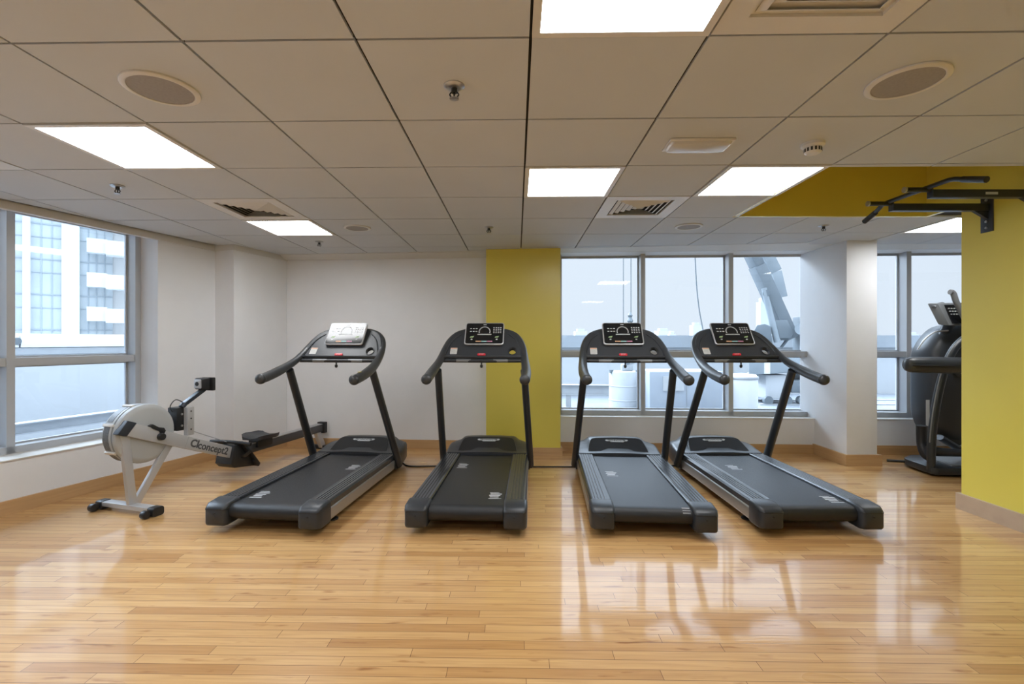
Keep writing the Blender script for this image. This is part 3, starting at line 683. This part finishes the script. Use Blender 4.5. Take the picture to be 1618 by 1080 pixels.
# chain and handle
b = MB(); b.tube([(.0, .42, .560), (.0, .86, .352)], .004, n=6); b.build('chain', M_metal, rw)
b = MB(); b.tube(smooth([(-.23, .90, .335), (-.12, .885, .345), (0, .875, .350), (.12, .885, .345), (.24, .90, .335)], 5), .016, n=12); b.build('handle', M_black, rw)
# monorail
R0, R1 = V((0, .86, .232)), V((0, 2.20, .255))
b = MB(); bar(b, R0, R1, .062, .088); b.build('monorail', M_grey_d := mat('rail_aluminium', (.10, .105, .115), .35, .5), rw, bevel=.006)
b = MB(); bar(b, R0+V((0, .05, .046)), R1+V((0, -.04, .046)), .070, .008); b.build('rail_track', M_metal, rw)
b = MB(); bar(b, R1+V((0, -.03, .0)), R1+V((0, .03, .0)), .10, .13); b.build('rail_end_cap', M_black, rw, bevel=.008)
b = MB(); bar(b, (0, 2.10, .23), (0, 2.20, .03), .05, .07, (0, 1, 0)); b.build('rear_leg', M_lsilver, rw, bevel=.006)
b = MB(); b.box(-.19, .19, 2.17, 2.23, .0, .045); b.build('rear_foot', M_black, rw, bevel=.008)
# seat on its carriage
b = MB(); rings = []
for y_, w_, zt in ((1.13, .20, .338), (1.16, .27, .350), (1.23, .31, .352), (1.31, .31, .346), (1.37, .27, .350), (1.40, .20, .342)):
    n_ = 12; top = [V((w_/2*math.cos(math.pi*i/n_), y_, zt-.014*math.sin(math.pi*i/n_)+.010*abs(math.cos(math.pi*i/n_)))) for i in range(n_+1)]
    rings.append(top+[V((-w_/2*.92, y_, zt-.028)), V((w_/2*.92, y_, zt-.028))])
b.loft(rings); b.build('seat', M_dark2, rw, sharp=60)
b = MB(); b.box(-.06, .06, 1.17, 1.36, .235, .322); b.build('seat_carriage', M_black, rw, bevel=.008)
# foot stretchers
for sg in (-1, 1):
    Mf = frame((sg*.105, .985, .235), (1, 0, 0), (0, -.62, .78))
    b = MB(); b.prism([(-.055, -.17), (.055, -.17), (.06, .02), (.05, .15), (-.05, .15), (-.06, .02)], -.012, .012, lambda u, v, q: Mf @ V((u, v, q))); fr_ = b.build('footrest', M_black, rw, bevel=.006)
    b = MB(); b.prism([(-.055, -.175), (.055, -.175), (.052, -.09), (-.052, -.09)], .0, .022, lambda u, v, q: Mf @ V((u, v, q))); b.build('heel_cup', M_black, fr_, bevel=.004)
    b = MB(); b.tube(smooth([Mf @ V((-.07, .03, 0)), Mf @ V((-.05, .03, .06)), Mf @ V((.0, .03, .075)), Mf @ V((.05, .03, .06)), Mf @ V((.07, .03, 0))], 4), .003, .018, n=8, up=(0, -.62, .78)); b.build('foot_strap', M_black, fr_)
b = MB(); b.prism([(.80, .165), (.84, .125), (1.10, .085), (1.135, .105), (.95, .32), (.84, .33)], -.07, .118, lambda u, v, q: V((q, u, v))); b.build('footrest_block', M_black, rw, bevel=.006)

# ------------------------------------------------------------------ pull-up bar on the right wall
pu = thing('pull_up_bar', 'black wall-mounted pull-up bar high on the yellow wall at right', 'pull-up bar', (XR, 3.25, H+.96))
for y_ in (.21, -.11):
    b = MB(); b.box(-.008, 0, y_-.045, y_+.045, -.175, .085); pl = b.build('mounting_plate', M_navy, pu, bevel=.001)
    for z_ in (.055, -.06, -.10, -.145): b = MB(); b.cyl((-.008, y_, z_), (-.016, y_, z_), .009, n=8); b.build('bolt', M_metal, pl)
    b = MB(); b.box(-.70, -.004, y_-.025, y_+.025, -.024, .026); ar = b.build('arm', M_navy, pu, bevel=.003)
    b = MB(); b.prism([(-.004, -.024), (-.11, -.024), (-.004, -.085)], y_-.012, y_+.012, lambda u, v, q: V((u, q, v))); b.build('gusset', M_navy, pu)
    b = MB(); b.tube([(-.69, y_, .03), (-.86, y_, .03)], .016, n=14); b.build('grip_stub', M_black, pu); 
    b = MB(); b.cyl((-.86, y_, .03), (-.872, y_, .03), .019, n=14); b.build('stub_cap', M_metal, pu)
b = MB(); b.tube(smooth([(-.70, .36, .005), (-.712, .30, .024), (-.72, .24, .040), (-.72, .05, .042), (-.72, -.20, .042), (-.72, -.29, .038), (-.718, -.36, .014)], 6), .015, n=14); b.build('cross_bar', M_navy, pu)
b = MB(); b.tube([(-.70, .355, .006), (-.698, .47, -.035)], .019, n=14); b.build('foam_grip', M_black, pu)
b = MB(); b.tube([(-.718, -.355, .016), (-.718, -.50, -.034)], .019, n=14); b.build('foam_grip', M_black, pu)
b = MB(); b.box(-.36, -.28, -.1362, -.1350, -.008, .008); b.build('maker_label', M_led, pu)

# ------------------------------------------------------------------ cross trainer beyond the yellow wall
def W3(px, py, Y): return V(((px-802.5)*Y/F, Y, H-(py-538)*Y/F))
M_cons = mat('mid_grey_plastic', (.17, .18, .19), .4)
ct = thing('cross_trainer', 'dark cross trainer half hidden behind the yellow wall at right', 'cross trainer', (4.45, 4.7, 0))
ctl = lambda v: V(v)-V((4.45, 4.7, 0))
def CT(px, py, Y): return ctl(W3(px, py, Y))
b = MB(); pts = [(-.40, .17), (-.44, -.17), (-.40, -.20), (.75, -.20), (.75, .35), (-.20, .35), (-.36, .24)]
b.loft([[V((x, y, z)) for x, y in pts] for z in (.02, .085)]); b.build('base', M_dark, ct, bevel=.012)
b = MB(); b.loft([[V((x, y, z)) for x, y in ((-.20, -.12), (.7, -.12), (.7, .28), (-.16, .28))] for z in (.085, .095)]); b.build('base_plate', M_silver, ct)
b = MB(); b.tube([(-.37, .20, .05), (-.52, .26, .045)], .014, n=12); b.build('base_bar', M_black, ct)
for x_ in (-.3, .6): b = MB(); b.cyl((x_, .0, 0), (x_, .0, .03), .03); b.build('levelling_foot', M_black, ct)
# body shell: a big rounded disc housing seen side-on
def outline(rows, Y): return [(CT(px, py, Y).x, CT(px, py, Y).z) for px, py in rows]
ol = outline([(1500, 512), (1478, 517), (1462, 530), (1450, 548), (1446.5, 565), (1446.5, 600), (1446.5, 640), (1449, 662), (1458, 680), (1470, 690), (1486, 694), (1505, 688), (1530, 670), (1545, 640), (1548, 590), (1540, 545), (1522, 520)], 5.0)
sm = [p[:2] for p in smooth([(u, v, 0) for u, v in ol+[ol[0]]], 3)][:-1]
b = MB()
cx_ = sum(p[0] for p in sm)/len(sm); cz_ = sum(p[1] for p in sm)/len(sm)
rings = []
for q, y_ in ((.80, .02), (.93, .045), (1, .08), (1, .30), (.93, .335), (.8, .36)): rings.append([V((cx_+(u-cx_)*q, y_+.05, cz_+(v-cz_)*q)) for u, v in sm])
b.loft(rings); b.build('body_shell', M_dark2, ct, sharp=50)
b = MB(); b.lathe([(.17, 0), (.165, -.014), (.13, -.022), (.02, -.024)], (cx_+.02, .07, cz_+.24), (0, 1, 0), 40); b.build('shell_disc', M_dark, ct)
b = MB(); b.tube(smooth([CT(1450, 552, 4.78), CT(1461, 536, 4.78), CT(1478, 524, 4.78), CT(1498, 522, 4.78)], 5), .008, n=10); b.build('shell_trim', M_lsilver, ct)
lab = MB(); lab.box(-.018, .018, 0, .002, -.13, .13, Matrix.Translation(CT(1466, 652, 4.745))); lb = lab.build('side_badge', M_led, ct)
# curved upright
b = MB(); pth = smooth([CT(1471.5, 742, 4.56), CT(1472, 700, 4.56), CT(1476, 660, 4.56), CT(1483, 620, 4.56), CT(1493, 582, 4.56), CT(1505, 555, 4.56), CT(1520, 538, 4.56), CT(1540, 525, 4.56)], 6)
b.tube(pth, .034, .034, n=16, up=(0, 1, 0)); b.build('curved_post', M_dark, ct)
b = MB(); b.tube([p+V((-.028, -.012, .01)) for p in pth[6:]], .006, n=8, up=(0, 1, 0)); b.build('post_trim', M_silver, ct)
# horizontal rail nearest the viewer
b = MB(); b.tube([CT(1429.5, 576, 4.42), CT(1433, 576, 4.42), CT(1440, 576, 4.42), CT(1500, 577, 4.42), CT(1560, 578, 4.42)], [.03, .055, .066, .072, .072], [.035, .060, .072, .076, .076], n=20); b.build('hand_rail', M_grip, ct, sharp=60)
b = MB(); b.tube([CT(1442, 577, 4.345), CT(1510, 578, 4.345)], .006, n=8); b.build('rail_groove', M_black, ct)
# console on its neck
b = MB(); b.tube([CT(1486, 548, 4.85), CT(1499, 512, 4.85)], .055, .05, n=16, up=(0, 1, 0)); b.build('console_neck', M_dark, ct)
a0, a1, a2, a3 = CT(1482, 479.5, 4.72), CT(1530, 478, 4.72), CT(1540, 514, 4.66), CT(1500, 514, 4.66)
b = MB(); b.loft([[a0, a1, a2, a3], [p+V((-.03, .09, .01)) for p in (a0, a1, a2, a3)]]); con = b.build('console', M_cons, ct, bevel=.012)
c0, c1, c2, c3 = CT(1492, 481.5, 4.712), CT(1528, 481, 4.712), CT(1537, 511, 4.650), CT(1506, 511, 4.650)
b = MB(); b.loft([[p+V((0, -.006, 0)) for p in (c0, c1, c2, c3)], [p+V((0, .01, 0)) for p in (c0, c1, c2, c3)]]); b.build('console_face', M_gloss, con)
b = MB()
for j in range(3):
    for i in range(4):
        p = CT(1499+j*2+i*4.2, 487+j*4.5, 4.70-.006*j-.012); b.box(p.x-.008, p.x+.008, p.y-.004, p.y, p.z-.006, p.z+.006)
b.build('console_keys', M_led, con)
b = MB(); b.tube([CT(1488, 480, 4.78), CT(1480, 481.5, 4.76), CT(1475, 485, 4.75)], [.03, .026, .018], [.02, .016, .012], n=14); b.build('console_wing', M_cons, con)
b = MB(); b.tube(smooth([CT(1501, 461, 4.6), CT(1506, 463, 4.6), CT(1511, 477, 4.6), CT(1519, 492, 4.6), CT(1532, 520, 4.6), CT(1545, 560, 4.6)], 5), .024, .026, n=14, up=(0, 1, 0)); b.build('moving_lever', M_cons, ct)
# cranks, pedals and linkage under the shell
b = MB(); b.tube(smooth([CT(1456, 672, 4.75), CT(1457, 700, 4.75), CT(1462, 716, 4.7), CT(1470, 722, 4.66)], 5), .045, n=14, up=(0, 1, 0)); b.build('link_arm', M_black, ct)
b = MB(); b.tube([CT(1466, 712, 4.62), CT(1490, 714, 4.62), CT(1545, 716, 4.62)], [.05, .04, .035], n=16); b.build('crank', M_dark, ct)
b = MB(); b.tube([CT(1484, 690, 4.8), CT(1530, 718, 4.8)], .05, .03, n=14); b.build('link_arm', M_dark2, ct)
b = MB(); b.loft([[ctl(W3(px, py, Y)) for px, py in ((1490, 600), (1530, 590), (1540, 690), (1512, 706), (1492, 690))] for Y in (4.8, 4.95)]); b.build('inner_cover', M_dark, ct, bevel=.02)

# ------------------------------------------------------------------ outside: roof terrace
M_roof = mat('roof_screed', (.16, .175, .19), .9, var=.15, vscale=3, bump=.4, bscale=60)
M_gravel = mat('roof_gravel', (.09, .10, .115), .95, vscale=18, col2=(.24, .26, .28), bump=1, bscale=50)
M_pwall = mat('parapet_paint', (.40, .41, .42), .8, var=.03, vscale=2)
M_pwall2 = mat('parapet_grey', (.26, .28, .30), .8, var=.08, vscale=2)
M_beam = mat('galvanised_beam', (.32, .335, .35), .5, .2, var=.12, vscale=5)
M_hazeG = mat('hazy_glass', (.44, .49, .52), .5, var=.10, vscale=.5)  # pale tower colours have the distance haze mixed in
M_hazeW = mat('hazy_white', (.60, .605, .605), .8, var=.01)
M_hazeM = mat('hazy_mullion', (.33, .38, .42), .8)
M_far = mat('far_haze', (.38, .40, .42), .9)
M_crane = mat('crane_paint', (.115, .135, .15), .5, var=.1)
M_crane2 = mat('crane_pale', (.22, .25, .27), .5, var=.1)
M_drum = mat('white_drum', (.40, .415, .43), .6, var=.10, vscale=3)
b = MB(); b.poly([(-12, YB-2, -.06), (20, YB-2, -.06), (20, 12.2, -.06), (-12, 12.2, -.06)]); b.build('roof_terrace', M_roof)['kind'] = 'structure'
b = MB(); b.box(3.6, 14, 6.6, 11.9, -.058, -.031); tag(b.build('roof_gravel', M_gravel), 'grey loose gravel on the roof outside the back window', 'gravel', kind='stuff')
PD = V((.357, .934)); PO = V((-6.16, 6.0))
def pl_(s): return PO+PD*s
b = MB(); slab(b, pl_(-9), pl_(6.43), -.06, 1.20, 0, .25); b.build('parapet_wall_left', M_pwall)['kind'] = 'structure'
# coping panels of the left parapet
s = -8.0
cop = thing('parapet_coping', 'white panelled coping on the parapet outside the left window', 'coping', (pl_(0).x, pl_(0).y, 1.20), math.atan2(PD.y, PD.x))
for i in range(9):
    b = MB(); b.box(-7.6+i*1.27, -7.6+i*1.27+1.25, -.05, .30, .002, .175); b.build('coping_panel', M_hazeW, cop, bevel=.004)
b = MB(); b.box(-9, 6.4, -.035, -.0, -.09, -.005); b.build('coping_ledge', M_beam, cop)
b = MB(); b.cyl((-.02, -.05, .08), (-.02, -.06, .08), .045); b.build('coping_port', M_crane, cop)
b = MB(); b.box(-4.0, 18, 12, 12.3, -.06, 1.12); b.build('parapet_wall_back', M_pwall)['kind'] = 'structure'
b = MB(); b.box(-4.0, 18, 11.9, 12.4, 1.12, 1.42); b.build('trim_5', M_pwall2)['kind'] = 'structure'
# steel channel beams for the facade cradle, beside the windows
def ibeam(a, c, z0, z1, w_, label, bolts=()):
    a = V((*a, 0)); c = V((*c, 0)); L = (c-a).length; rz = math.atan2((c-a).y, (c-a).x)
    root = thing('steel_beam', label, 'steel beam', (a.x, a.y, z0), rz)
    h_ = z1-z0; b = MB(); b.box(0, L, -w_/2, w_/2, 0, .014); b.box(0, L, -w_/2, w_/2, h_-.014, h_); b.box(0, L, -.008, .008, .014, h_-.014); b.build('beam_section', M_beam, root)
    for s_ in bolts:
        b = MB(); b.box(s_, s_+.012, -w_/2+.005, -.008, .014, h_-.014); b.build('stiffener', M_beam, root)
        b = MB()
        for q in range(3): b.cyl((s_+.10+q*.11, -.010, .045), (s_+.10+q*.11, -.03, .045), .018, n=10)
        b.build('bolt_group', M_crane, root)
    for s_ in (.6, L*.5, L-.6): b = MB(); b.box(s_-.05, s_+.05, -.05, .05, -z0-.06, 0); b.build('beam_post', M_beam, root)
def lo(s, t): return LW(s, t)
ibeam(tuple(lo(-7, 1.75)), tuple(lo(2.6, 1.75)), .31, .43, .12, 'upper steel beam beyond the left window, furthest from the glass', (5.0, 5.9))
ibeam(tuple(lo(-7, .85)), tuple(lo(1.9, .85)), .14, .27, .12, 'lower steel beam just outside the left window', (5.9, 6.9))
ibeam((-.8, 9.7), (3.2, 9.25), .22, .42, .14, 'steel beam on the roof behind the second treadmill, left of the drum', (3.2,))

# drum with lifting hook
dr = thing('drum', 'pale cylindrical drum on the roof, behind the third treadmill', 'drum', (W3(986, 640, 8.6).x, 8.6, -.03))
b = MB(); b.lathe([(.25, 0), (.265, .02), (.265, .74), (.255, .77), (.02, .775)], (0, 0, 0), (0, 0, 1), 36); b.build('drum_body', M_drum, dr)
for z_ in (.25, .5): b = MB(); b.lathe([(.266, z_), (.272, z_+.012), (.266, z_+.024)], (0, 0, 0), (0, 0, 1), 36); b.build('drum_rib', M_drum, dr)
for an in (200, 320): b = MB(); b.box(.23, .29, -.02, .02, .74, .80, Matrix.Rotation(R(an), 4, 'Z')); b.build('drum_lug', M_crane, dr)
hk = thing('hoist_block', 'small hoist block with hook resting on the drum lid', 'hoist', (dr.location.x+.05, 8.6, .746))
b = MB(); b.box(-.10, .10, -.06, .06, 0.0, .12); b.box(-.05, .12, -.05, .05, .12, .25); b.build('block_body', M_beam, hk, bevel=.015)
b = MB(); b.cyl((0, -.07, .16), (0, .07, .16), .045); b.build('sheave', M_crane, hk)
for dx, lb_ in ((-.02, 'left of the two thin hoist ropes above the drum'), (.13, 'right of the two thin hoist ropes above the drum, with a rope clamp')):
    b = MB(); p = W3(985 if dx < 0 else 997, 540, 8.6); b.tube([(p.x, 8.6, .99), (p.x, 8.6, 2.2), (p.x, 8.6, 6.0)], .008, n=6)
    tag(b.build('hoist_rope', M_crane), lb_, 'rope', 'hoist ropes outside the window')
cl = W3(995, 505, 8.6); b = MB(); b.lathe([(.01, -.16), (.05, -.13), (.035, -.04), (.055, 0), (.03, .06), (.045, .1), (.012, .15)], (cl.x, 8.57, cl.z-.02), n=12)
tag(b.build('rope_clamp', M_crane), 'small dark rope clamp hanging above the third treadmill display', 'clamp')
b = MB(); b.tube(smooth([W3(1097, 380, 9), W3(1099, 420, 9), W3(1101, 455, 9), W3(1105, 490, 9), W3(1112, 530, 9), W3(1120, 600, 9), W3(1123, 648.5, 9)], 5), .011, n=6)
tag(b.build('hanging_cable', M_crane), 'single curved cable hanging outside the middle window pane', 'cable')
# pale blue cabinet
cbn = thing('roof_cabinet', 'pale blue equipment cabinet on the roof behind the third and fourth treadmills', 'cabinet', (W3(1085, 600, 8.0).x, 8.3, -.03))
b = MB(); b.box(-.62, .62, -.3, .5, 0, .80); b.build('cabinet_body', mat('pale_blue_panel', (.30, .33, .37), .6, var=.08), cbn, bevel=.01)
b = MB(); b.box(-.40, -.05, -.32, -.30, .48, .72); b.build('cabinet_vent', M_pwall, cbn); b = MB(); b.box(-.005, .005, -.31, -.3, .02, .78); b.build('cabinet_seam', M_beam, cbn)
tk = thing('white_tank', 'white squat tank on the roof, left of the crane base', 'tank', (W3(1172, 620, 8.2).x, 8.2, -.03))
b = MB(); b.lathe([(.24, 0), (.25, .02), (.25, .70), (.22, .74), (.02, .76)], (0, 0, 0), n=32); b.build('tank_body', M_hazeW, tk)
b = MB(); b.lathe([(.255, .66), (.262, .67), (.262, .70), (.255, .71)], (0, 0, 0), n=32); b.build('tank_band', M_beam, tk)
# crane: base machine, boom, counter jib, stay, ram
YC = 10.2
cn = thing('roof_crane', 'grey roof crane with slanted boom seen through the right window pane', 'crane', (W3(1240, 600, YC).x, YC, -.03))
def CR(px, py, Y=YC): return W3(px, py, Y)-V(cn.location)
b = MB(); bar(b, CR(1168, 360), CR(1196, 420), .20, .30, (0, 1, 0)); bar(b, CR(1196, 420), CR(1248, 534), .24, .30, (0, 1, 0)); b.build('boom', M_crane, cn, bevel=.01)
b = MB(); bar(b, CR(1192, 372, YC+.5), CR(1222, 430, YC+.5), .24, .3, (0, 1, 0)); bar(b, CR(1222, 430, YC+.5), CR(1231, 470, YC+.5), .22, .3, (0, 1, 0)); b.build('jib', M_crane2, cn, bevel=.01)
b = MB(); b.tube([CR(1207, 455, YC-.2), CR(1213, 480, YC-.2), CR(1228, 540, YC-.2)], [.05, .06, .06], n=14, up=(0, 1, 0)); b.build('ram', M_crane2, cn)
b = MB(); b.cyl(CR(1211, 463, YC-.25), CR(1211, 463, YC+.1), .07); b.build('ram_pin', M_crane, cn)
b = MB(); b.loft([[CR(px, py, Y) for px, py in ((1224, 506), (1244, 505), (1254, 527), (1250, 534), (1226, 534))] for Y in (YC-.2, YC+.2)]); b.build('boom_foot', M_crane, cn, bevel=.02)
b = MB(); b.loft([[CR(px, py, Y) for px, py in ((1191, 523), (1196, 513), (1208, 511), (1218, 515), (1221, 545), (1195, 545))] for Y in (YC-.3, YC+.3)]); b.build('operator_housing', M_crane, cn, bevel=.03)
b = MB(); b.tube([CR(1234, 549), CR(1262, 512)], .03, n=10, up=(0, 1, 0)); b.build('stay', M_crane, cn)
b = MB(); b.box(*(lambda p, q: (p.x, q.x))(CR(1263, 600), CR(1274, 600)), -.25, .25, .2, CR(1263, 500).z); b.build('mast', M_crane, cn, bevel=.02)
b = MB(); b.cyl(CR(1268, 500), CR(1268, 484), .02); b.build('antenna', M_crane, cn)
b = MB(); b.cyl(CR(1267, 519, YC-.3), CR(1267, 519, YC-.36), .13); b.build('winch_wheel', M_crane2, cn)
b = MB(); b.loft([[CR(px, py, Y) for px, py in ((1183, 563), (1276, 560), (1276, 586), (1225, 590), (1183, 592))] for Y in (YC-.45, YC+.6)]); b.build('machine_deck', M_crane2, cn, bevel=.03)
b = MB(); b.box(*(lambda p, q: (p.x, q.x))(CR(1196, 600), CR(1230, 600)), -.35, .45, .12, CR(0, 590).z); b.build('machine_body', M_pwall, cn, bevel=.03)
b = MB(); b.cyl(CR(1211, 590, YC-.42), CR(1211, 568, YC-.42), .07); b.build('exhaust', M_hazeW, cn)
b = MB(); b.box(*(lambda p, q: (p.x, q.x))(CR(1234, 600), CR(1260, 600)), -.4, .2, .25, CR(0, 592).z-.08); b.build('gearbox', M_crane, cn, bevel=.03)
for px in (1199, 1228, 1250, 1268): b = MB(); p = CR(px, 600); b.cyl((p.x, -.40, .09), (p.x, -.30, .09), .09); b.build('rail_wheel', M_crane, cn)
b = MB(); q0, q1 = CR(1185, 600).x, CR(1290, 600).x+2; b.box(q0, q1, -.42, -.30, -.0, .02); b.box(q0, q1, .3, .42, 0, .02); b.build('crane_track', M_beam, cn)

# ------------------------------------------------------------------ distance
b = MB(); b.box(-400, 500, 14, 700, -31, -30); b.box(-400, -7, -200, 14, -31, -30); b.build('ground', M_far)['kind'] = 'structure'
def tower():
    pa, pb = V((-43.5, 38.6)), V((-34.2, 46.0))   # facade line seen through the left window
    d = (pb-pa).normalized(); L = (pb-pa).length
    rt = thing('apartment_tower', 'white apartment tower with pale blue glass and balconies outside left window', 'building', (pa.x, pa.y, -30), math.atan2(d.y, d.x))
    def s_px(px): # along the facade
        k = (px-802.5)/F; return (k*pa.y-pa.x)/(d.x-k*d.y)
    z = lambda v: v+30
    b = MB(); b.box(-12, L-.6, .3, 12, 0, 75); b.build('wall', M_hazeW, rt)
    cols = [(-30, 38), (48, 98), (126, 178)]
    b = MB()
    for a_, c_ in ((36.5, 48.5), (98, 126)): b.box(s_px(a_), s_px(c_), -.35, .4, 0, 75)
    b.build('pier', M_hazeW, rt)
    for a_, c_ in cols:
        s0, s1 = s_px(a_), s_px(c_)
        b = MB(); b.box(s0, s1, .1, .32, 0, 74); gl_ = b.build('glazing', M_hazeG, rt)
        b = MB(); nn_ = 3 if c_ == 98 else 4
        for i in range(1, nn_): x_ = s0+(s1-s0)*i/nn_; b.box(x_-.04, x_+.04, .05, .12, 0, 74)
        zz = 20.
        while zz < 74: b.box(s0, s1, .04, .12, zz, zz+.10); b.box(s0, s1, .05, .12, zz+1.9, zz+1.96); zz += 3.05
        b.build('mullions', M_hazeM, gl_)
    # balconies
    s0, s1, s2 = s_px(138), s_px(170), s_px(200)
    zz = 30.0
    while zz < 60:
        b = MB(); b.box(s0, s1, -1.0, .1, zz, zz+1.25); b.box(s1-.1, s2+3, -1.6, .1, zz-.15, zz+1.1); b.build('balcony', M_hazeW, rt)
        zz += 3.05
    return rt
tower()
# far towers and skyline seen over the back parapet
def far(px0, px1, py, Y, label, m_=M_far, kind='far_building'):
    a_, c_ = W3(px0, py, Y), W3(px1, py, Y); w_ = c_.x-a_.x
    rt = thing(kind, label, 'building', ((a_.x+c_.x)/2, Y, -30), 0, 'hazy buildings on the skyline')
    h_ = a_.z+30; b = MB(); b.box(-w_/2, w_/2, 0, w_, 0, h_*.96); b.box(-w_*.3, w_*.3, w_*.2, w_*.8, h_*.96, h_); b.build('tower_block', m_, rt)
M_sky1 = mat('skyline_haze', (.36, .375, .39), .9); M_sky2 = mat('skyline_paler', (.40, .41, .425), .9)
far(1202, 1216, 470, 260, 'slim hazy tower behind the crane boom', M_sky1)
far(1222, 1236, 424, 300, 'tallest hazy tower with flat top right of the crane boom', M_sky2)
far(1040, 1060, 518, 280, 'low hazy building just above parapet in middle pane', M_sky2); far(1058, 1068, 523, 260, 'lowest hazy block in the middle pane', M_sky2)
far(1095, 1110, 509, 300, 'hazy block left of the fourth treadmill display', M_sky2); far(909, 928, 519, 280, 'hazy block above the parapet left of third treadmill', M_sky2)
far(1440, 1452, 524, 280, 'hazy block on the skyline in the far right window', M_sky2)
